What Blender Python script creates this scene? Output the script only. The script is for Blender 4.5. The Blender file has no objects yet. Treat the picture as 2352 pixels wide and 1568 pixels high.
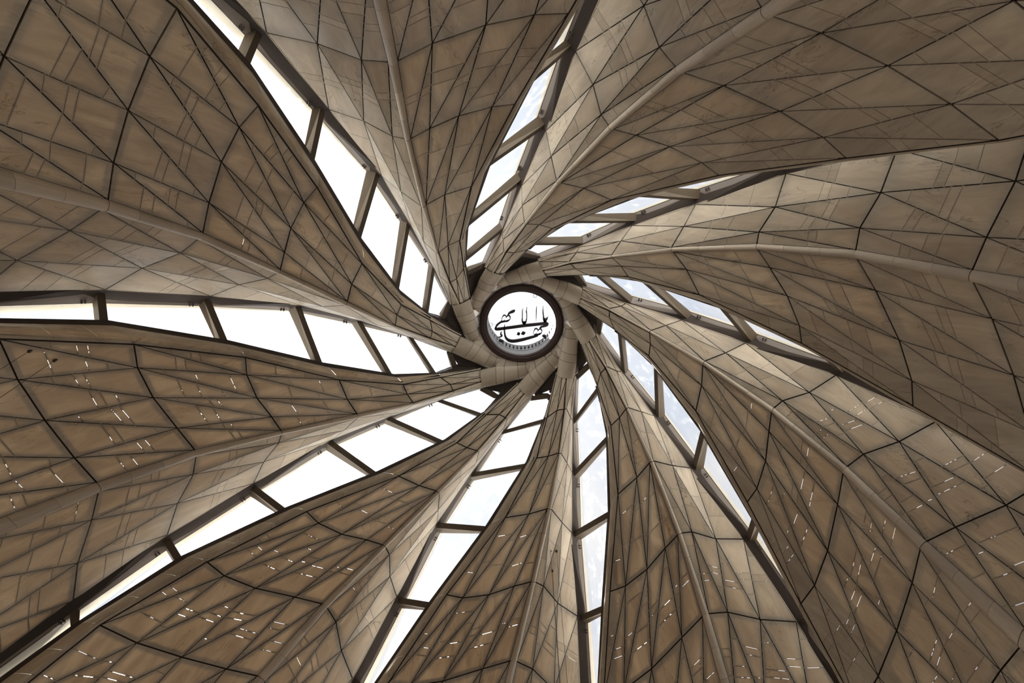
import bpy, bmesh, math, random
from mathutils import Vector, Matrix
random.seed(7)
V = Vector
scene = bpy.context.scene
col = scene.collection

# ------------------------------------------------------------------ camera
R_CV = [[0.9999869, 0.0, 0.0051272], [0.0020388, 0.9175435, -0.3976303], [-0.0047044, 0.3976355, 0.9175314]]
cam_d = bpy.data.cameras.new('camera')
cam_d.sensor_width = 36.0
cam_d.lens = 36.0 * 1576.12 / 2352.0
cam_d.clip_start = 0.05; cam_d.clip_end = 4000
cam = bpy.data.objects.new('camera', cam_d); col.objects.link(cam)
Rt = Matrix(R_CV).transposed()
cam.matrix_world = Matrix.Translation(V((-0.2228, -9.3917, 0.0))) @ (Rt @ Matrix(((1,0,0),(0,-1,0),(0,0,-1)))).to_4x4()
scene.camera = cam

# ------------------------------------------------------------------ exposure, sky, sun
scene.view_settings.view_transform = 'Standard'
scene.view_settings.look = 'None'
scene.view_settings.gamma = 1.0
scene.view_settings.use_curve_mapping = False
scene.view_settings.exposure = 1.45
scene.cycles.max_bounces = 14
scene.cycles.diffuse_bounces = 10
scene.cycles.transmission_bounces = 10
scene.cycles.transparent_max_bounces = 12
scene.cycles.caustics_reflective = False
scene.cycles.caustics_refractive = False
scene.cycles.use_denoising = True
scene.cycles.sample_clamp_indirect = 4.0

SUN = V((-0.2739, 0.3422, 0.8988)).normalized()
SKY = 0.262
world = bpy.data.worlds.new('overcast_sky'); scene.world = world
world.use_nodes = True
nt = world.node_tree; nt.nodes.clear()
def nn(tree, typ, **kw):
    n = tree.nodes.new(typ)
    for k, v in kw.items():
        if k in n.inputs.keys(): n.inputs[k].default_value = v
        else: setattr(n, k, v)
    return n
def math_(tree, op, a, b=None, clamp=False):
    n = tree.nodes.new('ShaderNodeMath'); n.operation = op; n.use_clamp = clamp
    for i, v in enumerate((a, b)):
        if v is None: continue
        if isinstance(v, (int, float)): n.inputs[i].default_value = v
        else: tree.links.new(v, n.inputs[i])
    return n.outputs[0]
def mixc(tree, fac, a, b):
    n = tree.nodes.new('ShaderNodeMix'); n.data_type = 'RGBA'
    for i, v in ((0, fac), (6, a), (7, b)):
        if isinstance(v, (int, float)): n.inputs[i].default_value = v
        elif isinstance(v, tuple): n.inputs[i].default_value = (*v, 1)
        else: tree.links.new(v, n.inputs[i])
    return n.outputs[2]
def ramp(tree, val, stops):
    n = tree.nodes.new('ShaderNodeValToRGB')
    e = n.color_ramp.elements
    while len(e) < len(stops): e.new(0.5)
    for i, (p, c) in enumerate(stops):
        e[i].position = p
        e[i].color = (c, c, c, 1) if isinstance(c, (int, float)) else (*c, 1)
    tree.links.new(val, n.inputs[0])
    return n.outputs[0]
tc = nn(nt, 'ShaderNodeTexCoord')
cloud = nn(nt, 'ShaderNodeTexNoise', Scale=2.6, Detail=7.0, Roughness=0.55, Distortion=0.6)
nt.links.new(tc.outputs['Generated'], cloud.inputs['Vector'])
c_fac = ramp(nt, cloud.outputs['Fac'], [(0.34, 0.0), (0.56, 1.0)])
sky_c = mixc(nt, c_fac, (0.62*SKY, 0.72*SKY, 0.90*SKY), (1.0*SKY, 0.99*SKY, 1.0*SKY))
dot = nt.nodes.new('ShaderNodeVectorMath'); dot.operation = 'DOT_PRODUCT'
nrm = nt.nodes.new('ShaderNodeVectorMath'); nrm.operation = 'NORMALIZE'
nt.links.new(tc.outputs['Generated'], nrm.inputs[0])
nt.links.new(nrm.outputs[0], dot.inputs[0]); dot.inputs[1].default_value = SUN
ang = math_(nt, 'ARCCOSINE', math_(nt, 'MINIMUM', dot.outputs['Value'], 0.99999))
glow = math_(nt, 'MULTIPLY', math_(nt, 'EXPONENT', math_(nt, 'MULTIPLY', ang, -3.0)), 0.36)
disc = math_(nt, 'MULTIPLY', math_(nt, 'EXPONENT', math_(nt, 'MULTIPLY', ang, -55.0)), 14.0)
glow = math_(nt, 'ADD', glow, disc)
sep = nt.nodes.new('ShaderNodeSeparateXYZ'); nt.links.new(nrm.outputs[0], sep.inputs[0])
up = ramp(nt, math_(nt, 'ADD', math_(nt, 'MULTIPLY', sep.outputs['Z'], 0.5), 0.5), [(0.47, 0.0), (0.53, 1.0)])
sky_c = mixc(nt, up, (0.12, 0.11, 0.09), sky_c)
gl = nt.nodes.new('ShaderNodeVectorMath'); gl.operation = 'ADD'
nt.links.new(sky_c, gl.inputs[0])
cg = nt.nodes.new('ShaderNodeCombineXYZ')
for i in range(3): nt.links.new(glow, cg.inputs[i])
nt.links.new(cg.outputs[0], gl.inputs[1])
bg = nn(nt, 'ShaderNodeBackground'); bg.inputs['Strength'].default_value = 1.0
nt.links.new(gl.outputs[0], bg.inputs['Color'])
wo = nt.nodes.new('ShaderNodeOutputWorld'); nt.links.new(bg.outputs[0], wo.inputs[0])

sd = bpy.data.lights.new('sun', 'SUN'); sd.energy = 15.0; sd.angle = math.radians(1.2); sd.color = (1.0, 0.95, 0.88)
so = bpy.data.objects.new('sun', sd); col.objects.link(so)
so.rotation_euler = SUN.to_track_quat('Z', 'Y').to_euler(); so.location = (0, 0, 60)

# ------------------------------------------------------------------ materials
def new_mat(name):
    m = bpy.data.materials.new(name); m.use_nodes = True
    t = m.node_tree; t.nodes.clear()
    out = t.nodes.new('ShaderNodeOutputMaterial')
    return m, t, out
def simple(name, c, rough=0.6, metal=0.0, noise=0.15, spec=0.3, scale=3.0):
    m, t, out = new_mat(name)
    b = t.nodes.new('ShaderNodeBsdfPrincipled')
    g = t.nodes.new('ShaderNodeNewGeometry')
    n = nn(t, 'ShaderNodeTexNoise', Scale=scale, Detail=4.0)
    t.links.new(g.outputs['Position'], n.inputs['Vector'])
    lo = tuple(x*(1-noise) for x in c); hi = tuple(min(1, x*(1+noise)) for x in c)
    t.links.new(mixc(t, n.outputs['Fac'], lo, hi), b.inputs['Base Color'])
    b.inputs['Roughness'].default_value = rough; b.inputs['Metallic'].default_value = metal
    b.inputs['Specular IOR Level'].default_value = spec
    t.links.new(b.outputs[0], out.inputs[0])
    return m
def stone(name, light, dark, trans=0.2, tcol=(0.83, 0.67, 0.46), veins=True):
    m, t, out = new_mat(name)
    g = t.nodes.new('ShaderNodeNewGeometry'); oi = t.nodes.new('ShaderNodeObjectInfo')
    tcn = t.nodes.new('ShaderNodeTexCoord')
    off = t.nodes.new('ShaderNodeVectorMath'); off.operation = 'MULTIPLY_ADD'
    t.links.new(oi.outputs['Location'], off.inputs[0]); off.inputs[1].default_value = (3.7, 3.7, 3.7)
    t.links.new(tcn.outputs['Object'], off.inputs[2])
    m0 = nn(t, 'ShaderNodeMapping'); m0.inputs['Rotation'].default_value = V((-0.5, -0.45, -0.73)).rotation_difference(V((1, 0, 0))).to_euler()
    t.links.new(off.outputs[0], m0.inputs['Vector'])
    mp = nn(t, 'ShaderNodeMapping'); mp.inputs['Scale'].default_value = (0.45, 1.9, 1.9)
    t.links.new(m0.outputs[0], mp.inputs['Vector'])
    n1 = nn(t, 'ShaderNodeTexNoise', Scale=1.0, Detail=9.0, Roughness=0.66, Distortion=1.3)
    t.links.new(mp.outputs[0], n1.inputs['Vector'])
    c = mixc(t, ramp(t, n1.outputs['Fac'], [(0.28, 0.0), (0.70, 1.0)]), dark, light)
    tone = math_(t, 'ADD', math_(t, 'MULTIPLY', oi.outputs['Random'], 0.24), 0.87)
    sc = t.nodes.new('ShaderNodeVectorMath'); sc.operation = 'SCALE'
    t.links.new(c, sc.inputs[0]); t.links.new(tone, sc.inputs['Scale'])
    c = sc.outputs[0]
    if veins:
        n2 = nn(t, 'ShaderNodeTexNoise', Scale=0.9, Detail=9.0, Roughness=0.62, Distortion=1.8)
        t.links.new(mp.outputs[0], n2.inputs['Vector'])
        line = math_(t, 'ABSOLUTE', math_(t, 'SUBTRACT', n2.outputs['Fac'], 0.5))
        line = ramp(t, line, [(0.0, 1.0), (0.016, 0.0)])
        n3 = nn(t, 'ShaderNodeTexNoise', Scale=0.9, Detail=2.0)
        t.links.new(mp.outputs[0], n3.inputs['Vector'])
        mask = ramp(t, n3.outputs['Fac'], [(0.50, 0.0), (0.62, 0.75)])
        c = mixc(t, math_(t, 'MULTIPLY', line, mask), c, tuple(x*0.3 for x in dark))
    d = t.nodes.new('ShaderNodeBsdfDiffuse'); t.links.new(c, d.inputs['Color'])
    sh = d.outputs[0]
    if trans > 0:
        tr = t.nodes.new('ShaderNodeBsdfTranslucent')
        mul = t.nodes.new('ShaderNodeMix'); mul.data_type = 'RGBA'; mul.blend_type = 'MULTIPLY'; mul.inputs[0].default_value = 1.0
        n4 = ramp(t, n1.outputs['Fac'], [(0.3, (0.55, 0.45, 0.35)), (0.7, (1.0, 1.0, 1.0))])
        t.links.new(n4, mul.inputs[6]); mul.inputs[7].default_value = (*tcol, 1)
        t.links.new(mul.outputs[2], tr.inputs['Color'])
        ms = t.nodes.new('ShaderNodeMixShader'); ms.inputs[0].default_value = trans
        t.links.new(sh, ms.inputs[1]); t.links.new(tr.outputs[0], ms.inputs[2]); sh = ms.outputs[0]
    gs = t.nodes.new('ShaderNodeBsdfGlossy'); gs.inputs['Roughness'].default_value = 0.34
    gs.inputs['Color'].default_value = (1, 1, 1, 1)
    fr = t.nodes.new('ShaderNodeFresnel'); fr.inputs['IOR'].default_value = 1.38
    m2 = t.nodes.new('ShaderNodeMixShader'); t.links.new(fr.outputs[0], m2.inputs[0])
    t.links.new(sh, m2.inputs[1]); t.links.new(gs.outputs[0], m2.inputs[2])
    t.links.new(m2.outputs[0], out.inputs[0])
    return m
def glass(name):
    m, t, out = new_mat(name)
    tr = t.nodes.new('ShaderNodeBsdfTransparent'); tr.inputs['Color'].default_value = (0.975, 0.98, 0.985, 1)
    gs = t.nodes.new('ShaderNodeBsdfGlossy'); gs.inputs['Roughness'].default_value = 0.02
    df = t.nodes.new('ShaderNodeBsdfTranslucent'); df.inputs['Color'].default_value = (0.9, 0.9, 0.88, 1)
    g = t.nodes.new('ShaderNodeNewGeometry')
    n = nn(t, 'ShaderNodeTexNoise', Scale=2.2, Detail=8.0, Roughness=0.7)
    t.links.new(g.outputs['Position'], n.inputs['Vector'])
    dirt = ramp(t, n.outputs['Fac'], [(0.52, 0.01), (0.75, 0.10)])
    m1 = t.nodes.new('ShaderNodeMixShader'); t.links.new(dirt, m1.inputs[0])
    t.links.new(tr.outputs[0], m1.inputs[1]); t.links.new(df.outputs[0], m1.inputs[2])
    m2 = t.nodes.new('ShaderNodeMixShader'); m2.inputs[0].default_value = 0.025
    t.links.new(m1.outputs[0], m2.inputs[1]); t.links.new(gs.outputs[0], m2.inputs[2])
    t.links.new(m2.outputs[0], out.inputs[0])
    return m
M_PANEL = stone('cast_stone', (0.71, 0.655, 0.57), (0.51, 0.455, 0.38), trans=0.18)
M_RIB = stone('rib_stone', (0.68, 0.61, 0.53), (0.6, 0.535, 0.455), trans=0.0, veins=False)
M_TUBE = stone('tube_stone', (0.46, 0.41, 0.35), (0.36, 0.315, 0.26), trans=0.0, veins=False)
M_JOINT = simple('joint_dark', (0.035, 0.026, 0.02), 0.9)
M_EDGE_SHADE = simple('edge_shade_stone', (0.46, 0.40, 0.33), 0.95, 0.0, 0.12, 0.0)  # darker than the panels: soft shade beside the fascia is put into the colour
M_SEAL = simple('joint_seal', (0.38, 0.325, 0.26), 0.9, 0.0, 0.1, 0.0)
M_FASCIA = simple('grey_metal', (0.27, 0.247, 0.24), 0.55, 0.0, 0.06)
M_MULL = simple('bronze_metal', (0.105, 0.083, 0.062), 0.5, 0.0, 0.10)
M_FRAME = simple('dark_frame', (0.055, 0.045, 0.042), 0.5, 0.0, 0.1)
M_CURB = simple('pale_render', (0.80, 0.79, 0.72), 0.8, 0.0, 0.06)
M_GLASS = glass('skylight_glass')
M_RING = simple('ring_metal', (0.075, 0.055, 0.06), 0.45, 0.0, 0.1)
M_DRUM = simple('drum_white', (0.34, 0.345, 0.355), 0.6, 0.0, 0.06)
M_CALL = simple('calligraphy_metal', (0.10, 0.095, 0.10), 0.35, 0.6, 0.1)
M_FLOOR = simple('floor_stone', (0.17, 0.155, 0.13), 0.5, 0.0, 0.1)
M_WALL = simple('wall_timber', (0.11, 0.075, 0.05), 0.7, 0.0, 0.2)
M_GROUND = simple('ground_gravel', (0.52, 0.50, 0.45), 0.9, 0.0, 0.15)

# ------------------------------------------------------------------ helpers
def mesh(name, vs, fs, mat, smooth=False):
    me = bpy.data.meshes.new(name); me.from_pydata([tuple(v) for v in vs], [], fs)
    me.materials.append(mat)
    if smooth: me.polygons.foreach_set('use_smooth', [True]*len(me.polygons))
    me.update(); return me
def obj(name, me, parent=None, kind=None, label=None):
    o = bpy.data.objects.new(name, me); col.objects.link(o)
    if parent: o.parent = parent
    if kind: o['kind'] = kind
    if label: o['label'] = label
    return o
def thing(name, label, cat, loc=(0, 0, 0), rz=0.0, group=None, kind=None):
    o = bpy.data.objects.new(name, None); col.objects.link(o)
    o.location = loc; o.rotation_euler = (0, 0, rz); o.empty_display_size = 0.3
    o['label'] = label
    if cat: o['category'] = cat
    if group: o['group'] = group
    if kind: o['kind'] = kind
    return o
def prism(poly, off):
    """closed slab: polygon poly plus the same moved by off"""
    n = len(poly); vs = [V(p) for p in poly] + [V(p)+off for p in poly]
    fs = [tuple(range(n-1, -1, -1)), tuple(range(n, 2*n))] + [(i, (i+1) % n, n+(i+1) % n, n+i) for i in range(n)]
    return vs, fs
class Bag:
    def __init__(s): s.v = []; s.f = []
    def add(s, vf):
        b = len(s.v); s.v += [V(p) for p in vf[0]]; s.f += [tuple(b+i for i in f) for f in vf[1]]
def box8(p, q):
    """box from quad p (4 pts) to quad q (4 pts)"""
    return list(p)+list(q), [(3,2,1,0),(4,5,6,7),(0,1,5,4),(1,2,6,5),(2,3,7,6),(3,0,4,7)]
def inset(poly, gaps):
    """shrink a flat convex polygon; gaps[i] belongs to edge i -> i+1; returns None when nothing is left"""
    n = len(poly)
    nv = V((0, 0, 0))
    for i in range(n): nv += poly[i].cross(poly[(i+1) % n])
    if nv.length < 1e-5: return None
    nv.normalize()
    lines = []
    for i in range(n):
        a, b = poly[i], poly[(i+1) % n]; d = b-a
        if d.length < 1e-4: continue
        d.normalize(); lines.append((a + nv.cross(d)*gaps[i], d))
    if len(lines) < 3: return None
    out = []
    for i in range(len(lines)):
        p, d = lines[i-1]; q, e = lines[i]
        c = d.cross(e); den = c.dot(nv)
        if abs(den) < 1e-3: return None
        out.append(p + d*((q-p).cross(e).dot(nv)/den))
    area = V((0, 0, 0))
    for i in range(len(out)): area += out[i].cross(out[(i+1) % len(out)])
    if area.dot(nv) < 0.004: return None
    for i in range(len(out)):
        if (out[(i+1) % len(out)]-out[i]).dot(lines[i][1]) <= 0: return None
    return out
AX = V((0, 0, 6))
def outward(poly):
    nv = V((0, 0, 0)); c = V((0, 0, 0))
    for i in range(len(poly)):
        nv += poly[i].cross(poly[(i+1) % len(poly)]); c += poly[i]
    nv.normalize(); c /= len(poly)
    return nv if nv.dot(c-AX) > 0 else -nv
def rz(p, deg): return Matrix.Rotation(math.radians(deg), 3, 'Z') @ V(p)
def bez(a, b, c, t): return a*((1-t)**2) + b*(2*t*(1-t)) + c*(t*t)

# ------------------------------------------------------------------ the wing: nodes of its panel net (metres, axis of the dome = z)
NODES = {"4B3": [-8.991, -2.776, 18.335],
 "4B2": [-8.031, -3.157, 18.379],
 "4B1": [-7.259, -3.287, 18.558],
 "4R0": [-6.966, -3.446, 18.557],
 "4R1": [-6.853, -3.55, 18.524],
 "4A1": [-6.619, -4.097, 18.387],
 "4A2": [-6.238, -4.867, 18.039],
 "4A3": [-5.737, -5.597, 17.813],
 "4A4": [-5.355, -5.992, 17.815],
 "5B3": [-10.577, -3.706, 16.162],
 "5B2": [-9.555, -4.251, 16.421],
 "5B1": [-8.662, -4.559, 16.706],
 "5R0": [-8.188, -4.903, 16.8],
 "5R1": [-8.035, -5.063, 16.775],
 "5A1": [-7.625, -5.873, 16.498],
 "5A2": [-6.93, -6.922, 15.949],
 "5A3": [-6.268, -7.72, 15.601],
 "5A4": [-5.756, -8.174, 15.511],
 "6B3": [-12.011, -4.419, 13.889],
 "6B2": [-10.875, -5.147, 14.091],
 "6B1": [-9.77, -5.721, 14.39],
 "6R0": [-9.103, -6.138, 14.585],
 "6R1": [-8.913, -6.341, 14.588],
 "6A1": [-8.466, -7.153, 14.325],
 "6A2": [-7.706, -8.214, 13.896],
 "6A3": [-6.876, -9.183, 13.469],
 "6A4": [-6.121, -9.952, 13.217],
 "3B3": [-7.045, -1.854, 20.193],
 "3B2": [-6.225, -1.896, 19.997],
 "3R0": [-5.52, -1.946, 19.982],
 "3B1": [-5.52, -1.946, 19.982],
 "3R1": [-5.441, -2.059, 19.999],
 "3A1": [-5.441, -2.059, 19.999],
 "3A2": [-5.205, -2.686, 19.842],
 "3A3": [-4.784, -3.4, 19.623],
 "3A4": [-4.784, -3.4, 19.623],
 "2B3": [-5.44, -0.92, 21.3],
 "2B2": [-4.761, -0.82, 21.059],
 "2R0": [-4.244, -0.799, 20.995],
 "2B1": [-4.244, -0.799, 20.995],
 "2R1": [-4.186, -0.856, 20.988],
 "2A1": [-4.186, -0.856, 20.988],
 "2A2": [-4.098, -1.246, 20.958],
 "2A3": [-3.93, -1.621, 20.9],
 "2A4": [-3.93, -1.621, 20.9],
 "1B3": [-3.842, 0.004, 21.999],
 "1B2": [-3.586, 0.005, 21.874],
 "1R0": [-3.194, 0.052, 21.875],
 "1B1": [-3.194, 0.052, 21.875],
 "1R1": [-3.174, -0.008, 21.875],
 "1A1": [-3.174, -0.008, 21.875],
 "1A2": [-3.085, -0.275, 21.882],
 "1A3": [-3.136, -0.722, 21.815],
 "1A4": [-3.136, -0.722, 21.815],
 "0B3": [-2.55, 0.88, 22.66],
 "0B2": [-2.52, 0.8, 22.56],
 "0B1": [-2.351, 0.638, 22.46],
 "0R0": [-2.351, 0.638, 22.46],
 "0R1": [-2.315, 0.595, 22.455],
 "0A1": [-2.315, 0.595, 22.455],
 "0A2": [-2.226, 0.449, 22.504],
 "0A3": [-2.18, 0.26, 22.72],
 "0A4": [-2.18, 0.26, 22.72],
 "7B3": [-13.465, -4.982, 11.566],
 "7B2": [-12.215, -5.894, 11.711],
 "7B1": [-10.897, -6.734, 12.024],
 "7R0": [-10.039, -7.223, 12.32],
 "7R1": [-9.81, -7.596, 12.171],
 "7A1": [-9.316, -8.239, 12.17],
 "7A2": [-8.543, -9.209, 12.039],
 "7A3": [-7.538, -10.169, 11.693],
 "7A4": [-6.691, -11.185, 11.003],
 "8B3": [-14.931, -5.455, 9.193],
 "8B2": [-13.567, -6.551, 9.28],
 "8B1": [-12.037, -7.656, 9.607],
 "8R0": [-10.987, -8.218, 10.006],
 "8R1": [-10.718, -8.761, 9.705],
 "8A1": [-10.178, -9.234, 9.966],
 "8A2": [-9.392, -10.114, 10.132],
 "8A3": [-8.211, -11.066, 9.866],
 "8A4": [-7.274, -12.328, 8.739],
 "9B3": [-16.409, -5.839, 6.771],
 "9B2": [-14.931, -7.117, 6.8],
 "9B1": [-13.189, -8.488, 7.141],
 "9R0": [-11.946, -9.122, 7.641],
 "9R1": [-11.639, -9.836, 7.188],
 "9A1": [-11.052, -10.14, 7.711],
 "9A2": [-10.253, -10.929, 8.175],
 "9A3": [-8.897, -11.872, 7.99],
 "9A4": [-7.868, -13.381, 6.425]}
COLS = ['B3', 'B2', 'B1', 'R0', 'R1', 'A1', 'A2', 'A3', 'A4']
ND = {(int(k[0]), k[1:]): V(v) for k, v in NODES.items()}
# the B edge (towards the glass strip): B3 is the foot of the fascia, the flat panels stop short of it and curl away
for _r, _p in ((6, (-11.88, -4.42, 13.85)), (7, (-13.13, -5.02, 11.5)), (8, (-14.38, -5.55, 9.15)), (9, (-15.6, -5.95, 6.75))): ND[_r, 'B3'] = V(_p)
FOOT = [ND[_r, 'B3'].copy() for _r in range(10)]
for _r in range(10):
    _d = ND[_r, 'B2']-ND[_r, 'B3']; ND[_r, 'B3'] = FOOT[_r] + _d.normalized()*min(0.13, _d.length*0.3)
NR = 9
FT = [V(p) for p in ((-2.69,.9,22.81),(-4.08,.04,22.23),(-5.72,-.81,21.32),(-7.36,-1.72,20.15),(-9.17,-2.61,18.16),(-10.76,-3.48,16.02),(-11.88,-4.27,13.62),(-13.03,-4.99,11.22),(-14.2,-5.6,8.85),(-15.4,-6.1,6.5))]
LP = [V(p) for p in ((-2.28,1.45,22.73),(-2.95,1.38,22.05),(-4.35,.95,21.05),(-6.29,-.15,19.63),(-8.37,-1.69,17.84),(-10.30,-3.14,15.71),(-11.80,-4.09,13.45),(-12.95,-4.85,11.05),(-14.1,-5.45,8.7),(-15.3,-5.95,6.4))]
def tang(L, r):
    a, b = L[max(0, r-1)], L[min(NR, r+1)]
    return (b-a).normalized()
MW = 0.21
SLOT = []
for r in range(NR+1):
    t = tang(FT, r); b3 = FOOT[r]
    ch = LP[r]-b3; ch = (ch - t*ch.dot(t)).normalized()
    o = t.cross(ch); o = o if o.dot(b3-AX) > 0 else -o
    SLOT.append((t, ch, o))

PIECES = []      # (name, mesh) of one wing, shared by the nine wings
LINES = []       # thin joints of the net: (p, q, outward) where light can come through
BACK = Bag()     # dark strips behind the wide joints
BASE = V(ND[9, 'R1'])
def local(vs): return [v-BASE for v in vs]
def strip(p, q, w, out, dist, th=0.02):
    d = (q-p).normalized(); s = d.cross(out).normalized()*(w/2); b = out*dist
    return box8([p-s+b, p+s+b, q+s+b, q-s+b], [p-s+b+out*th, p+s+b+out*th, q+s+b+out*th, q-s+b+out*th])
CUTS = {0: 0, 1: 0, 2: 1, 3: 2, 4: 3, 5: 3, 6: 3, 7: 1, 8: 0}
TH = 0.04
rng = random.Random(11)
def cut_triangle(pa, pb, pc, flat_out, r, gaps, side):
    """triangle with apex pa and base pb-pc; cut parallel to the base in pieces"""
    poly = [pa, pb, pc]
    area = (pb-pa).cross(pc-pa).length/2
    if area < 0.004: return
    out = outward(poly)
    n = CUTS[r] if area > 0.25 else (1 if area > 0.12 else 0)
    ts = []
    if n:
        for i in range(n): ts.append((i+1)/(n+1) + rng.uniform(-0.09, 0.09))
        if n == 3 and rng.random() < 0.6: ts[2] = ts[1] + 0.085
        ts = [min(0.93, max(0.2, t)) for t in ts]; ts.sort()
    edges = [0.0] + ts + [1.0]
    for i in range(len(edges)-1):
        t0, t1 = edges[i], edges[i+1]
        a0, a1 = pa.lerp(pb, t0), pa.lerp(pb, t1)
        b0, b1 = pa.lerp(pc, t0), pa.lerp(pc, t1)
        gc = 0.0075
        gb = gaps[1] if i == len(edges)-2 else gc
        for sc in (1.0, 0.55, 0.25, 0.1):
            if i == 0: q = inset([pa, a1, b1], [gaps[0]*sc, gb*sc, gaps[2]*sc])
            else: q = inset([a0, a1, b1, b0], [gaps[0]*sc, gb*sc, gaps[2]*sc, gc])
            if q is not None: break
        if q is None: continue
        PIECES.append(('panel', mesh('panel', *prism(local(q), out*TH), M_PANEL)))
        if i > 0: LINES.append((a0, b0, out, side, r))
GW, GN = 0.019, 0.0125
for r in range(NR):
    for ci in range(8):
        if COLS[ci] == 'R0': continue
        a, b = COLS[ci], COLS[ci+1]
        i0, i1, o0, o1 = ND[r, a], ND[r, b], ND[r+1, a], ND[r+1, b]
        side = 'B' if ci < 3 else 'A'
        # the diagonal joins the outer b node with the inner a node
        cut_triangle(i0, o0, o1, None, r, [GN, GW, GN], side)
        cut_triangle(o1, i1, i0, None, r, [GN, GW, GN], side)
        for p, q, w in ((i0, o1, 0.17), (i0, o0, 0.17), (o0, o1, 0.26), (i1, o1, 0.17)):
            if (q-p).length > 0.15:
                out = outward([i0, o0, o1] if (i1-i0).length < 0.03 else [i0, i1, o1, o0])
                BACK.add(strip(p, q, w, out, TH+0.006))
# rib: round moulding between R0 and R1
for r in range(NR):
    p0, p1, q0, q1 = ND[r, 'R0'], ND[r, 'R1'], ND[r+1, 'R0'], ND[r+1, 'R1']
    k = 1 if r < 3 else 3
    up_in = -outward([p0, p1, q1, q0])
    def prof(t):
        a, b = p0.lerp(q0, t), p1.lerp(q1, t); w = (b-a).length; c = (a+b)/2; h = (b-a)/2
        return [c - h*math.cos(math.pi*j/8)*1.02 + up_in*(math.sin(math.pi*j/8)*w*0.55) for j in range(9)]
    us = [0.0] + sorted((i+1)/k + rng.uniform(-0.05, 0.05) for i in range(k-1)) + [1.0]
    L = (q0-p0).length
    for i in range(k):
        g0 = 0.012 if i == 0 else 0.004; g1 = 0.012 if i == k-1 else 0.004
        A, B = prof(us[i]+g0/L), prof(us[i+1]-g1/L)
        vs = A+B; fs = [(j, j+1, 10+j, 9+j) for j in range(8)] + [tuple(range(8, -1, -1)), tuple(range(9, 18))]
        PIECES.append(('rib_segment', mesh('rib_segment', local(vs), fs, M_RIB)))
    core = prof(0.0), prof(1.0)
    BACK.add(strip((p0+p1)/2, (q0+q1)/2, max(0.06, (p1-p0).length*1.3), -up_in, 0.03))
# curled strip between the flat panels and the fascia
for r in range(NR):
    k = 1 if r < 3 else 3
    n0, n1, f0, f1 = ND[r, 'B3'], ND[r+1, 'B3'], FOOT[r], FOOT[r+1]
    out = outward([n0, f0, f1, n1])
    us = [0.0] + sorted((i+1)/k + rng.uniform(-0.06, 0.06) for i in range(k-1)) + [1.0]
    L = (n1-n0).length
    for i in range(k):
        vs = []; fs = []
        for u in (us[i]+0.005/L, us[i+1]-0.005/L):
            a, e = n0.lerp(n1, u), f0.lerp(f1, u); h = (a-e).length
            e2 = e + out*h*0.5 + (a-e)*0.04
            vs += [bez(a, e+(a-e)*0.25+out*h*0.05, e2, j/4) for j in range(5)]
        n = 5; vs += [v+out*0.03 for v in vs]
        for j in range(4): fs += [(j, j+1, n+j+1, n+j), (2*n+j, 3*n+j, 3*n+j+1, 2*n+j+1)]
        fs += [(0, n, 3*n, 2*n), (n-1, 2*n-1, 4*n-1, 3*n-1)]
        for b in (0, n): fs += [(b+j, b+j+1, 2*n+b+j+1, 2*n+b+j) for j in range(4)]
        PIECES.append(('edge_panel', mesh('edge_panel', local(vs), fs, M_EDGE_SHADE)))
# lip: rounded edge of the wing along the glass strip of the next wing clockwise (the strip's frame is given in that wing's axes)
def lp_here(r): return rz(LP[r], 40)
def o_here(r): return rz(SLOT[r][2], 40)
LIP_END = []
for r in range(NR+1):
    e = lp_here(r); a4 = ND[r, 'A4']; d = (e-a4)
    if r == 0: LIP_END.append(ND[0, 'A4'] + V((0.03, 0.0, 0.14))); continue
    LIP_END.append(e - d.normalized()*min(0.20, d.length*0.3))
def lip_prof(r0, r1, t, n=5):
    a = ND[r0, 'A4'].lerp(ND[r1, 'A4'], t); e = LIP_END[r0].lerp(LIP_END[r1], t)
    def c_of(r):
        prev = ND[r, 'A2'] if r <= 3 else ND[r, 'A3']
        dd = ND[r, 'A4']-prev
        if dd.length < 1e-3: dd = LIP_END[r]-ND[r, 'A4']
        L = (LIP_END[r]-ND[r, 'A4']).length
        return ND[r, 'A4'] + dd.normalized()*L*0.42
    c = c_of(r0).lerp(c_of(r1), t)
    return [bez(a, c, e, j/n) for j in range(n+1)]
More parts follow.
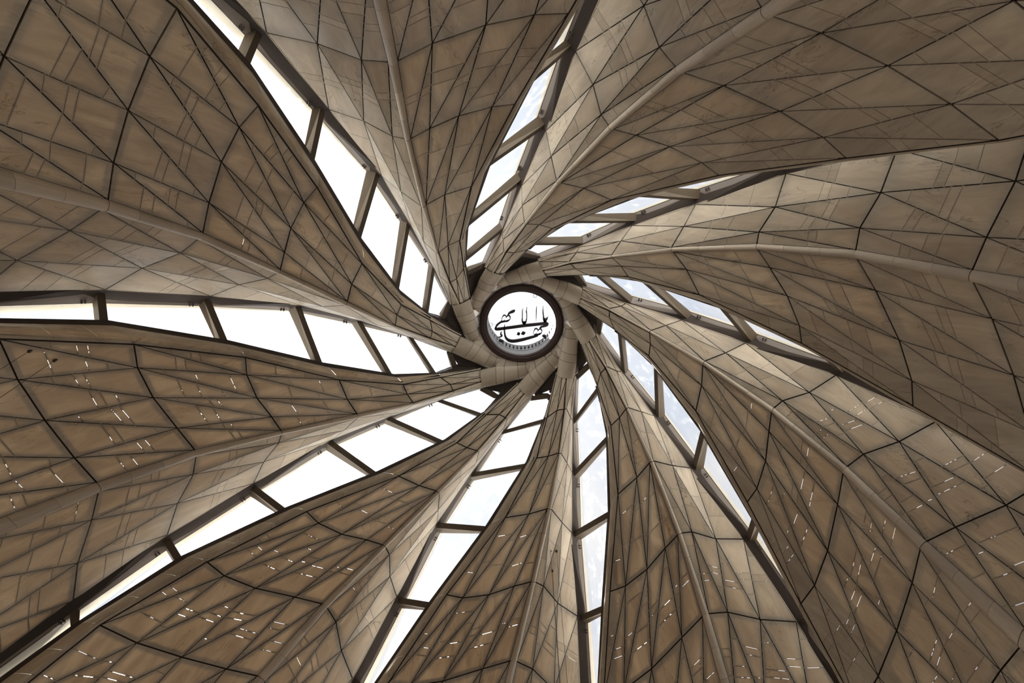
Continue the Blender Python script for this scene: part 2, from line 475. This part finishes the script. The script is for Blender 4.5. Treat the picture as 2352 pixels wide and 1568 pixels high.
for r in range(NR):
    k = 1 if r < 2 else (2 if r < 4 else 3)
    us = [0.0] + sorted((i+1)/k + rng.uniform(-0.06, 0.06) for i in range(k-1)) + [1.0]
    L = (ND[r+1, 'A4']-ND[r, 'A4']).length
    for i in range(k):
        A, B = lip_prof(r, r+1, us[i]+0.006/L), lip_prof(r, r+1, us[i+1]-0.006/L)
        n = len(A); out = outward([A[0], A[-1], B[-1], B[0]])*0.035
        sgn = (A[1]-A[0]).normalized()*0.026
        A[0] = A[0]+sgn; B[0] = B[0]+sgn
        vs = A+B+[p+out for p in A]+[p+out for p in B]
        fs = []
        for j in range(n-1):
            fs += [(j, j+1, n+j+1, n+j), (2*n+j, 3*n+j, 3*n+j+1, 2*n+j+1)]
        fs += [(0, n, 3*n, 2*n), (n-1, 3*n-1, 4*n-1, 2*n-1)]
        for b in (0, n):
            fs += [(b+j, 2*n+b+j, 2*n+b+j+1, b+j+1) for j in range(n-1)]
        me = mesh('lip_panel', local(vs), fs, M_PANEL, smooth=False)
        PIECES.append(('lip_panel', me))
    jo = outward([ND[r, 'A2'], ND[r, 'A4'], ND[r+1, 'A4'], ND[r+1, 'A2']])
    js = (ND[r+1, 'A4']-ND[r, 'A4']).normalized().cross(jo); js = js if js.dot(LIP_END[r+1]-ND[r+1, 'A4']) > 0 else -js
    BACK.add(strip(ND[r, 'A4']+js*0.008, ND[r+1, 'A4']+js*0.008, 0.036, jo, 0.003, 0.02))
    BACK.add(strip(ND[r, 'A4'], ND[r+1, 'A4'], 0.20, outward([ND[r, 'A3'], ND[r, 'A4'], ND[r+1, 'A4'], ND[r+1, 'A3']] if r > 3 else [ND[r, 'A2'], ND[r, 'A4'], ND[r+1, 'A4'], ND[r+1, 'A2']]), TH+0.004))
# tube end that curls round the skylight
EE = [V(p) for p in ((-2.18,.26,22.72),(-1.74,.61,22.99),(-1.50,.81,23.05),(-1.14,1.14,23.16),(-.91,1.32,23.20),(-.66,1.42,23.26))]
OO = [V(p) for p in ((-2.52,.80,22.56),(-2.12,1.11,22.73),(-1.87,1.26,22.79),(-1.42,1.56,22.98),(-1.06,1.72,23.08),(-.70,1.76,23.22))]
BU = [0.25, 0.22, 0.20, 0.15, 0.11, 0.06]
GG = []
for p in EE[1:]:
    a = math.atan2(p.y, p.x); GG.append(V((1.515*math.cos(a), 1.515*math.sin(a), 23.31)))
def cat(L, u):
    i = min(int(u), len(L)-2); t = u-i
    p0, p1, p2, p3 = L[max(0, i-1)], L[i], L[i+1], L[min(len(L)-1, i+2)]
    return 0.5*((2*p1)+(p2-p0)*t+(2*p0-5*p1+4*p2-p3)*t*t+(3*p1-p0-3*p2+p3)*t**3)
def tube_prof(u, n=14):
    e, o = cat(EE, u), cat(OO, u); m = (e+o)/2; d = (o-e).normalized(); w = (o-e).length
    bu = cat(BU, u)
    dn = V((0, 0, -1)); dn = (dn - d*dn.dot(d)).normalized()
    pts = []
    for k in range(n+1):
        a = math.pi*1.22*k/n
        pts.append(m - d*(w/2)*math.cos(a) + dn*(bu*math.sin(a)))
    return pts
for j in range(5):
    L = (EE[j]-EE[j+1]).length
    us = [j+0.006/L, j+0.25, j+0.5, j+0.75, j+1-0.006/L]
    rows = [tube_prof(u) for u in us]; n = len(rows[0]); m = len(rows)
    up4 = V((0, 0, .04))
    vs = [p for q in rows for p in q]; fs = [(i*n+k, i*n+k+1, (i+1)*n+k+1, (i+1)*n+k) for i in range(m-1) for k in range(n-1)]
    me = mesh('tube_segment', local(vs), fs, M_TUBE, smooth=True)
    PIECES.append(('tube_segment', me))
    a, b = tube_prof(max(0, j-0.03)), tube_prof(min(5, j+1.03)); mid = [tube_prof(j+q) for q in (0.25, 0.5, 0.75)]
    rr = [a]+mid+[b]
    def shrink(q):
        c = (q[0]+q[-1])/2
        return [p+(c-p).normalized()*0.02 for p in q]
    rr = [shrink(q) for q in rr]
    BACK.add(([p for q in rr for p in q], fs))
def collar(a, b, c, d):
    q = [a, b, c, d]; cen = sum(q, V((0, 0, 0)))/4
    q = [p + (cen-p).normalized()*0.011 for p in q]
    vs, fs = prism(local(q), V((0, 0, 0.04)))
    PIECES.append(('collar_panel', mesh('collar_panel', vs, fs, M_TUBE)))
for j in range(1, 5): collar(EE[j], EE[j+1], GG[j], GG[j-1])
BACK.add(([p+V((0, 0, .06)) for p in EE[1:]+GG], [(k, k+1, 5+k+1, 5+k) for k in range(4)]))

WLAB = ['dim brown panelled wing sweeping to the upper left, above the strip with the sun',
 'panelled wing fanning up to the top edge, left of the strip that leans right',
 'broad panelled wing with a pale straight rib running to the upper right corner',
 'panelled wing whose pale rib arches level to the right edge',
 'panelled wing sweeping to the lower right corner, rows of bright slits on both sides',
 'amber panelled wing dropping to the bottom edge, just right of the upright strip',
 'narrow panelled wing dropping straight below the skylight, three thin wires hang beside it',
 'panelled wing running to the bottom left, between the two wide slanting strips',
 'brown panelled wing reaching the left edge just below the sun strip, two wires hanging']
DASH = {1: 0.04, 2: 0.02, 3: 0.01, 4: 0.03, 5: 0.95, 6: 0.95, 7: 0.9, 8: 0.95, 9: 0.95}
WINGS = []
back_mesh = mesh('joint_backing', local(BACK.v), BACK.f, M_JOINT)
for w in range(1, 10):
    ang = 40*(w-1)
    root = thing('dome_wing', WLAB[w-1], 'wing', rz(BASE, ang), math.radians(ang), 'wings of the dome')
    WINGS.append(root)
    for nm, me in PIECES: obj(nm, me, root)
    seal = Bag()
    wr = random.Random(100+w)
    for p, q, out, side, r in LINES:
        L = (q-p).length
        prob = DASH[w]*(1.0 if side == 'A' else (0.9 if w in (5, 6) else 0.4 if w in (7, 8) else 0.08))
        if r < 3: prob *= 0.3
        elif r == 3: prob *= 0.6
        holes = []
        if wr.random() < prob and L > 0.3:
            u = wr.uniform(0.04, 0.4)
            for _ in range(wr.choice((1, 2, 2, 3, 4))):
                ln = wr.choice((0.03, 0.06, 0.10, 0.16, 0.24, 0.34))/L
                if u+ln > 0.95: break
                holes.append((u, u+ln)); u += ln + wr.uniform(0.03, 0.28)
        s = -0.01
        for h0, h1 in holes + [(1.01, 1.01)]:
            if h0 > s: seal.add(strip(p.lerp(q, s), p.lerp(q, h0), 0.05, out, 0.004, 0.012))
            s = h1
    obj('joint_backing', back_mesh, root, kind='stuff', label='dark strips behind the wide panel joints')
    obj('joint_seal', mesh('joint_seal', local(seal.v), seal.f, M_SEAL), root, kind='stuff', label='brown seals of the fine joints, open in places')

# ------------------------------------------------------------------ glass strips between the wings
WPARTS = []
SB = V(FT[8])
def wl(vs): return [v-SB for v in vs]
def top_lp(r): return LP[r] + SLOT[r][2]*0.24
CURB = [0.04, 0.06, 0.08, 0.10, 0.13, 0.20, 0.40, 0.6, 0.7, 0.7]
def ft_in(r): return FOOT[r].lerp(FT[r]-SLOT[r][0]*MW/2, 0.02)
for r in range(NR):
    (t0, c0, o0), (t1, c1, o1) = SLOT[r], SLOT[r+1]
    f0, f1 = FT[r]-t0*MW/2, FT[r+1]-t1*MW/2
    # fascia beam
    b0, b1 = ft_in(r), ft_in(r+1); bk0, bk1 = -c0*0.06+o0*0.02, -c1*0.06+o1*0.02
    WPARTS.append(('fascia', mesh('fascia', wl(box8([b0, f0, f0+bk0, b0+bk0], [b1, f1, f1+bk1, b1+bk1])[0]), box8([0]*4, [0]*4)[1], M_FASCIA)))
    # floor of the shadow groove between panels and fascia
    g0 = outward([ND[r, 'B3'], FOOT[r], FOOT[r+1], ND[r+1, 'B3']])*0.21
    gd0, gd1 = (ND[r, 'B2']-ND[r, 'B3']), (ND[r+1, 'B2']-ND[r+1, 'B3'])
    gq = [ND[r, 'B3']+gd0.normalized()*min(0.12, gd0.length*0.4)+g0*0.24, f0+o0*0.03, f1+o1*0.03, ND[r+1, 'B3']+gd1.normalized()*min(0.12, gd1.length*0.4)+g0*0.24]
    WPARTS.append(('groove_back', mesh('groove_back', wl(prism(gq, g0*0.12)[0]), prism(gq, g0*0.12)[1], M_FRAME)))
    # pale outer curb beyond the glass
    h0, h1 = o0*CURB[r]+c0*CURB[r]*0.15, o1*CURB[r+1]+c1*CURB[r+1]*0.15
    WPARTS.append(('outer_curb', mesh('outer_curb', wl(box8([f0+o0*.03, f0+h0, f0+h0-c0*.05, f0-c0*.05+o0*.03], [f1+o1*.03, f1+h1, f1+h1-c1*.05, f1-c1*.05+o1*.03])[0]), box8([0]*4, [0]*4)[1], M_CURB)))
    # dark frame along the lip of the neighbouring wing
    e0, e1 = rz(LIP_END[r], -40), rz(LIP_END[r+1], -40)
    l0, l1 = LP[r], LP[r+1]
    WPARTS.append(('frame', mesh('frame', wl(box8([e0, l0, l0+o0*.26, e0+o0*.26], [e1, l1, l1+o1*.26, e1+o1*.26])[0]), box8([0]*4, [0]*4)[1], M_FRAME)))
    # pane
    if r < 7:
        g = [f0+o0*.0-c0*.02, f1-c1*.02, top_lp(r+1)-c1*.0, top_lp(r)]
        WPARTS.append(('pane', mesh('pane', wl(prism(g, o0*0.015)[0]), prism(g, o0*0.015)[1], M_GLASS)))
for r in range(7):
    t, c, o = SLOT[r]; w = MW if r else 0.26
    bm_ = FOOT[r] + c*0.02 + o*0.01 if r else FT[0]-o*0.2
    tp = FT[r]-t*MW/2
    le = LP[r] + t*MW/2 + c*0.12; lt = le + o*0.23
    hw = t*w/2
    vs, fs = box8([bm_-hw, bm_+hw, tp+hw, tp-hw], [le-hw, le+hw, lt+hw, lt-hw])
    WPARTS.append(('mullion', mesh('mullion', wl(vs), fs, M_MULL)))
# added dark plate, its colour stands for the shade at the strip's tube end
pl = [FT[0]-SLOT[0][0]*0.05, LP[0]-SLOT[0][0]*0.1, V((-1.45, 1.66, 23.02)), V((-1.8, 1.34, 22.98))]
WPARTS.append(('end_plate', mesh('end_plate', wl(prism(pl, V((0, 0, .05)))[0]), prism(pl, V((0, 0, .05)))[1], M_FRAME)))
# paired clamps on the fascia beside each mullion
def torus(c, n, rad, th, seg=10, sides=5):
    n = n.normalized(); a = n.orthogonal().normalized(); b = n.cross(a)
    vs = []; fs = []
    for i in range(seg):
        u = 2*math.pi*i/seg; d = a*math.cos(u)+b*math.sin(u)
        for k in range(sides):
            v = 2*math.pi*k/sides; vs.append(c + d*(rad+th*math.cos(v)) + n*(th*math.sin(v)))
    for i in range(seg):
        for k in range(sides):
            fs.append((i*sides+k, ((i+1) % seg)*sides+k, ((i+1) % seg)*sides+(k+1) % sides, i*sides+(k+1) % sides))
    return vs, fs
for r in range(1, 7):
    t, c, o = SLOT[r]; bag = Bag()
    p = FT[r].lerp(FT[min(r+1, 8)], 0.0) + t*0.30 + (FOOT[r]-FT[r])*0.25 + c*0.05 - o*0.02
    for k in (-1, 1):
        q = p + t*(0.045*k); rg = torus(q, t*0.9+c*0.3, 0.04, 0.013)
        WPARTS.append(('>clamp_ring', mesh('clamp_ring', wl(rg[0]), rg[1], M_FRAME)))
        bag.add(box8([q-t*.01-c*.07, q+t*.01-c*.07, q+t*.01-c*.07+o*.02, q-t*.01-c*.07+o*.02], [q-t*.01+c*.06, q+t*.01+c*.06, q+t*.01+c*.06+o*.02, q-t*.01+c*.06+o*.02]))
    WPARTS.append(('clamp', mesh('clamp', wl(bag.v), bag.f, M_FRAME)))
SLAB = {2: 'steep glass strip from the skylight to the top left', 3: 'glass strip leaning right toward the top edge, left of the straight pale rib',
 4: 'short glass strip rising to the right of the skylight', 5: 'slim glass strip falling from the skylight toward the right edge',
 6: 'narrow blue-white glass strip falling to the lower right', 7: 'upright glass strip right below the skylight',
 8: 'white glass strip curving from the skylight to the bottom edge', 9: 'wide white glass strip running to the lower left corner',
 1: 'glass strip along the left that holds the sun'}
for k in range(9):
    w = [2, 3, 4, 5, 6, 7, 8, 9, 1][k]; ang = 40*(w-1)
    root = thing('window_%d' % (k+1), SLAB[w], None, rz(SB, ang), math.radians(ang), None, 'structure')
    pend = []
    for nm, me in WPARTS:
        if nm[0] == '>': pend.append(me); continue
        o_ = obj(nm, me, root)
        for m_ in pend: obj('clamp_ring', m_, o_)
        pend = []

# ------------------------------------------------------------------ round skylight
def lathe(prof, seg, closed=False):
    vs = []; fs = []; n = len(prof)
    for i in range(seg):
        a = 2*math.pi*i/seg
        vs += [V((r*math.cos(a), r*math.sin(a), z)) for r, z in prof]
    m = n if closed else n-1
    for i in range(seg):
        for k in range(m):
            fs.append((i*n+k, i*n+(k+1) % n, ((i+1) % seg)*n+(k+1) % n, ((i+1) % seg)*n+k))
    return vs, fs
ring = thing('skylight_ring', 'dark round ring at the hub of the dome, framing the white skylight', 'ring', (0, 0, 23.3))
dz = V((0, 0, -23.3))
def sky(name, vf, mat, smooth=False, label=None): return obj(name, mesh(name, [v+dz for v in vf[0]], vf[1], mat, smooth), ring, label=label)
sky('rim', lathe([(1.53, 23.36), (1.53, 23.28), (1.47, 23.22), (1.36, 23.205), (1.345, 23.225)], 18*2), M_RING, label='dark faceted outer rim')
sky('groove', lathe([(1.348, 23.222), (1.335, 23.205), (1.322, 23.222)], 72), M_FASCIA, label='thin light groove')
sky('inner_rim', lathe([(1.325, 23.222), (1.30, 23.20), (1.262, 23.22), (1.25, 23.26), (1.25, 23.33)], 72), M_RING, True)
sky('hub_shade_cover', lathe([(1.34, 23.55), (1.5, 23.50), (2.0, 23.36), (2.62, 23.02), (2.78, 22.98)], 72), M_FRAME, label='added dark sheet for the shade behind the tube ends')  # added dark sheet: shade between the tubes, also stops sky leaking in
drum = thing('skylight_drum', 'pale drum wall with a row of small dark openings inside the round skylight', 'drum', (0, 0, 23.3))
def drm(name, vf, mat, smooth=False): return obj(name, mesh(name, [v+dz for v in vf[0]], vf[1], mat, smooth), drum)
drm('lower_band', lathe([(1.25, 23.33), (1.25, 23.66), (1.30, 23.66)], 72), M_DRUM, True)
drm('groove', lathe([(1.262, 23.655), (1.262, 23.69)], 72), M_JOINT)
drm('sill_band', lathe([(1.30, 23.69), (1.25, 23.69), (1.25, 23.80), (1.33, 23.80)], 72), M_DRUM, True)
drm('top_band', lathe([(1.33, 24.09), (1.25, 24.09), (1.25, 24.23), (1.34, 24.23)], 72), M_DRUM, True)
drm('back_wall', lathe([(1.335, 23.78), (1.335, 24.12)], 72), M_JOINT)
for i in range(54):
    a0 = 2*math.pi*(i-0.27)/54; a1 = 2*math.pi*(i+0.27)/54
    q = [V((r_*math.cos(a), r_*math.sin(a), 23.80)) for r_, a in ((1.25, a0), (1.25, a1), (1.33, a1), (1.33, a0))]
    vs, fs = prism(q, V((0, 0, 0.29)))
    drm('post', (vs, fs), M_DRUM)
cap = [V((1.34*math.cos(2*math.pi*i/48), 1.34*math.sin(2*math.pi*i/48), 24.24)) for i in range(48)]
drm('glass_cover', prism(cap, V((0, 0, 0.015))), M_GLASS)

# calligraphy: flat cut metal strokes hanging level in the skylight
CALL = {"flourish": [[[-0.532, -0.141, 0.0211], [-0.489, -0.209, 0.0492], [-0.419, -0.274, 0.0738], [-0.331, -0.316, 0.0913], [-0.27, -0.349, 0.0808], [-0.23, -0.385, 0.0176]]],
 "head_loops": [[[-0.749, 0.055, 0.0351], [-0.731, -0.024, 0.0386], [-0.699, -0.109, 0.0422], [-0.655, -0.162, 0.0492], [-0.608, -0.171, 0.0527], [-0.566, -0.134, 0.0457], [-0.555, -0.081, 0.0316]], [[-0.559, -0.134, 0.0386], [-0.594, -0.053, 0.0211], [-0.626, 0.013, 0.0246], [-0.656, 0.06, 0.0351]], [[-0.559, -0.081, 0.0386], [-0.52, -0.138, 0.0386], [-0.471, -0.162, 0.0492], [-0.427, -0.134, 0.0527], [-0.414, -0.063, 0.0457], [-0.445, 0.013, 0.0422], [-0.507, 0.054, 0.0597], [-0.559, 0.073, 0.0632]], [[-0.454, 0.009, 0.0386], [-0.524, 0.054, 0.0667], [-0.63, 0.074, 0.0703], [-0.7, 0.085, 0.0667]]],
 "long_tail": [[[-0.673, 0.074, 0.0703], [-0.77, 0.108, 0.0632], [-0.876, 0.193, 0.0632], [-0.939, 0.279, 0.0667], [-0.959, 0.355, 0.0703], [-0.927, 0.386, 0.0913], [-0.807, 0.374, 0.1019], [-0.631, 0.351, 0.0984], [-0.278, 0.3, 0.0984], [0.109, 0.242, 0.1019], [0.6, 0.185, 0.0984], [0.828, 0.152, 0.0948], [0.951, 0.138, 0.0773], [0.99, 0.133, 0.0176]]],
 "lower_head_loops": [[[0.433, 0.591, 0.0351], [0.45, 0.511, 0.0386], [0.481, 0.425, 0.0422], [0.524, 0.371, 0.0492], [0.571, 0.361, 0.0527], [0.614, 0.399, 0.0457], [0.626, 0.453, 0.0316]], [[0.621, 0.399, 0.0386], [0.587, 0.482, 0.0211], [0.556, 0.549, 0.0246], [0.527, 0.597, 0.0351]], [[0.622, 0.453, 0.0386], [0.66, 0.396, 0.0386], [0.709, 0.371, 0.0492], [0.754, 0.399, 0.0527], [0.769, 0.472, 0.0457], [0.738, 0.548, 0.0422], [0.677, 0.591, 0.0597], [0.624, 0.61, 0.0632]], [[0.729, 0.545, 0.0386], [0.659, 0.591, 0.0667], [0.554, 0.61, 0.0703], [0.483, 0.622, 0.0667]]],
 "lower_flourish": [[[0.656, 0.396, 0.0211], [0.7, 0.333, 0.0457], [0.769, 0.279, 0.0703], [0.865, 0.247, 0.0878], [0.944, 0.218, 0.0913], [0.983, 0.17, 0.0703], [0.986, 0.123, 0.0351]]],
 "lower_tail": [[[0.625, 0.635, 0.0632], [0.501, 0.678, 0.0773], [0.36, 0.72, 0.0878], [0.166, 0.778, 0.0984], [-0.065, 0.837, 0.1054], [-0.278, 0.872, 0.1089], [-0.42, 0.857, 0.1054], [-0.517, 0.805, 0.0913], [-0.579, 0.718, 0.0703], [-0.611, 0.603, 0.0562], [-0.626, 0.45, 0.0492], [-0.634, 0.316, 0.0457], [-0.63, 0.221, 0.0351], [-0.625, 0.145, 0.007]]],
 "first_upright": [[[0.808, -0.573, 0.007], [0.793, -0.476, 0.0316], [0.799, -0.309, 0.0457], [0.816, -0.14, 0.0527], [0.836, -0.009, 0.0632], [0.87, 0.057, 0.0773], [0.898, 0.108, 0.0527]], [[0.836, -0.005, 0.0632], [0.882, -0.005, 0.0984], [0.934, -0.024, 0.0773], [0.968, -0.084, 0.0351], [0.994, -0.163, 0.007]], [[0.882, 0.029, 0.0984], [0.906, 0.07, 0.0773], [0.924, 0.114, 0.0351]]],
 "second_upright": [[[0.573, -0.535, 0.0053], [0.553, -0.457, 0.0351], [0.546, -0.308, 0.0474], [0.544, -0.121, 0.0386], [0.537, 0.03, 0.0246], [0.529, 0.12, 0.0053]]],
 "double_upright": [[[0.062, -0.456, 0.0053], [0.035, -0.363, 0.0351], [0.034, -0.157, 0.0404], [0.035, 0.012, 0.0422], [0.052, 0.097, 0.0527], [0.094, 0.159, 0.0703], [0.119, 0.201, 0.0246]], [[0.215, -0.531, 0.0053], [0.186, -0.419, 0.0351], [0.193, -0.233, 0.0404], [0.191, -0.045, 0.0422], [0.169, 0.068, 0.0527], [0.134, 0.144, 0.0667], [0.105, 0.197, 0.0281]], [[0.052, 0.102, 0.0422], [0.108, 0.11, 0.0773], [0.164, 0.087, 0.0422]]],
 "hamza": [[[-0.716, 0.492, 0.0105], [-0.755, 0.527, 0.0386], [-0.773, 0.569, 0.0457], [-0.752, 0.611, 0.0527], [-0.721, 0.63, 0.0386], [-0.73, 0.669, 0.0422], [-0.788, 0.7, 0.0386], [-0.836, 0.711, 0.0281], [-0.877, 0.711, 0.0105]]],
 "dot": [[[-0.177, 0.591, 0.007], [-0.101, 0.571, 0.1159], [-0.031, 0.548, 0.007]], [[-0.016, 0.579, 0.007], [0.076, 0.548, 0.1265], [0.164, 0.525, 0.007]], [[0.776, 0.665, 0.007], [0.855, 0.661, 0.1089], [0.899, 0.719, 0.0808], [0.896, 0.773, 0.0281], [0.887, 0.835, 0.007]], [[-0.832, 0.815, 0.0176], [-0.811, 0.835, 0.0878], [-0.722, 0.873, 0.1054], [-0.683, 0.873, 0.0703], [-0.676, 0.893, 0.0176]]]}
ZC = 23.70
call = thing('calligraphy_emblem', 'dark metal calligraphy hanging inside the round skylight', 'emblem', (0, 0, ZC))
def smooth_line(pts, sub=6):
    out = []
    n = len(pts)
    for i in range(n-1):
        p0, p1, p2, p3 = (V(pts[max(0, i-1)]), V(pts[i]), V(pts[i+1]), V(pts[min(n-1, i+2)]))
        for k in range(sub):
            t = k/sub
            q = 0.5*((2*p1)+(p2-p0)*t+(2*p0-5*p1+4*p2-p3)*t*t+(3*p1-p0-3*p2+p3)*t**3)
            out.append(q)
    out.append(V(pts[-1])); return out
def ribbon(pts, th, wf=1.15):
    L = smooth_line(pts); vs = []; fs = []
    for i, p in enumerate(L):
        d = L[min(i+1, len(L)-1)]-L[max(i-1, 0)]; d = V((d.x, d.y, 0)).normalized(); s = V((-d.y, d.x, 0))*(max(p.z*wf, 0.005)/2)
        c = V((p.x, p.y, 0))
        vs += [c-s, c+s, c+s+V((0, 0, th)), c-s+V((0, 0, th))]
    for i in range(len(L)-1):
        a, b = 4*i, 4*i+4
        for k in range(4): fs.append((a+k, a+(k+1) % 4, b+(k+1) % 4, b+k))
    n = 4*(len(L)-1); fs += [(3, 2, 1, 0), (n, n+1, n+2, n+3)]
    return vs, fs
for nm, strokes in CALL.items():
    if nm == 'dot':
        for s in strokes: obj('dot', mesh('dot', *ribbon(s, 0.05), M_CALL), call)
        continue
    bag = Bag()
    for s in strokes: bag.add(ribbon(s, 0.05, 0.9 if 'loops' in nm else 1.15))
    obj(nm, mesh(nm, bag.v, bag.f, M_CALL), call)
def tube(p, q, r, n=6):
    d = (q-p).normalized(); a = d.orthogonal().normalized(); b = d.cross(a)
    vs = [c + (a*math.cos(2*math.pi*i/n)+b*math.sin(2*math.pi*i/n))*r for c in (p, q) for i in range(n)]
    return vs, [(i, (i+1) % n, n+(i+1) % n, n+i) for i in range(n)] + [tuple(range(n-1, -1, -1)), tuple(range(n, 2*n))]
HOOKS = [(0.498, -0.937), (-1.132, 0.203), (0.702, 1.054)]
INNER = [(0.13, -0.05), (-0.25, 0.22), (0.10, 0.42)]
for (hx, hy), (ix, iy) in zip(HOOKS, INNER):
    h = V((hx, hy, 0.02)); bag = Bag()
    bag.add(torus(h, V((0, 0, 1)), 0.065, 0.008, 20, 6))
    out = V((hx, hy, 0)).normalized()
    obj('hook_ring', mesh('hook_ring', bag.v, bag.f, M_CALL), call)
    w = out*1.25; w.z = 0.02
    obj('hook_stem', mesh('hook_stem', *tube(h+out*0.065, w, 0.006), M_CALL), call)
    obj('wire', mesh('wire', *tube(h-out*0.065, V((ix, iy, 0.03)), 0.0025, 4), M_CALL), call)
    obj('wire', mesh('wire', *tube(h-out*0.065, V((ix*0.3+out.y*0.25, iy*0.3-out.x*0.25, 0.03)), 0.002, 4), M_CALL), call)

# ------------------------------------------------------------------ wires hanging from the wings
for i, (p, lab) in enumerate([((-10.87, -3.22, 13.70), 'thin dark wire hanging from the left wing, the outer of two'),
          ((-10.67, -2.81, 14.10), 'thin dark wire hanging from the left wing, the one nearer the skylight'),
          ((1.04, 7.02, 19.34), 'left of two level thin wires hanging below the skylight'),
          ((1.26, 7.09, 19.39), 'right of two level thin wires hanging below the skylight'),
          ((1.10, 7.59, 18.96), 'thin wire hanging below the skylight, lowest of three')]):
    t = thing('hanging_wire', lab, 'wire', (p[0], p[1], p[2]), 0, 'wires hanging from the wings')
    obj('wire', mesh('wire', *tube(V((0, 0, 0)), V((0, 0, -p[2]+4.0)), 0.006, 5), M_FRAME), t)
    obj('ceiling_cap', mesh('ceiling_cap', *tube(V((0, 0, 0.05)), V((0, 0, -0.07)), 0.035, 10), M_FRAME), t)
    obj('weight', mesh('weight', *tube(V((0, 0, -p[2]+4.0)), V((0, 0, -p[2]+3.8)), 0.05, 10), M_FRAME), t)

# ------------------------------------------------------------------ hall below the camera
def setting(name, vf, mat, label):
    o = obj(name, mesh(name, vf[0], vf[1], mat), None, 'structure', label); return o
disc = [V((18*math.cos(2*math.pi*i/64), 18*math.sin(2*math.pi*i/64), -1.75)) for i in range(64)]
setting('floor', prism(disc, V((0, 0, 0.15))), M_FLOOR, 'pale stone floor of the round hall')
setting('light_block_ledge', lathe([(11.6, 6.05), (18.0, 6.05), (18.0, 6.25), (11.6, 6.25)], 72, True), M_WALL, 'added ledge round the foot of the wings that keeps outside light out')  # added out of view to block sun and sky below the wings
setting('wall_round', lathe([(17.9, -1.7), (17.9, 6.05), (18.2, 6.05), (18.2, -1.7)], 72, True), M_WALL, 'round timber wall below the wings')
gd = [V((300*math.cos(2*math.pi*i/48), 300*math.sin(2*math.pi*i/48), -2.2)) for i in range(48)]
setting('ground', prism(gd, V((0, 0, 0.3))), M_GROUND, 'open ground around the temple')
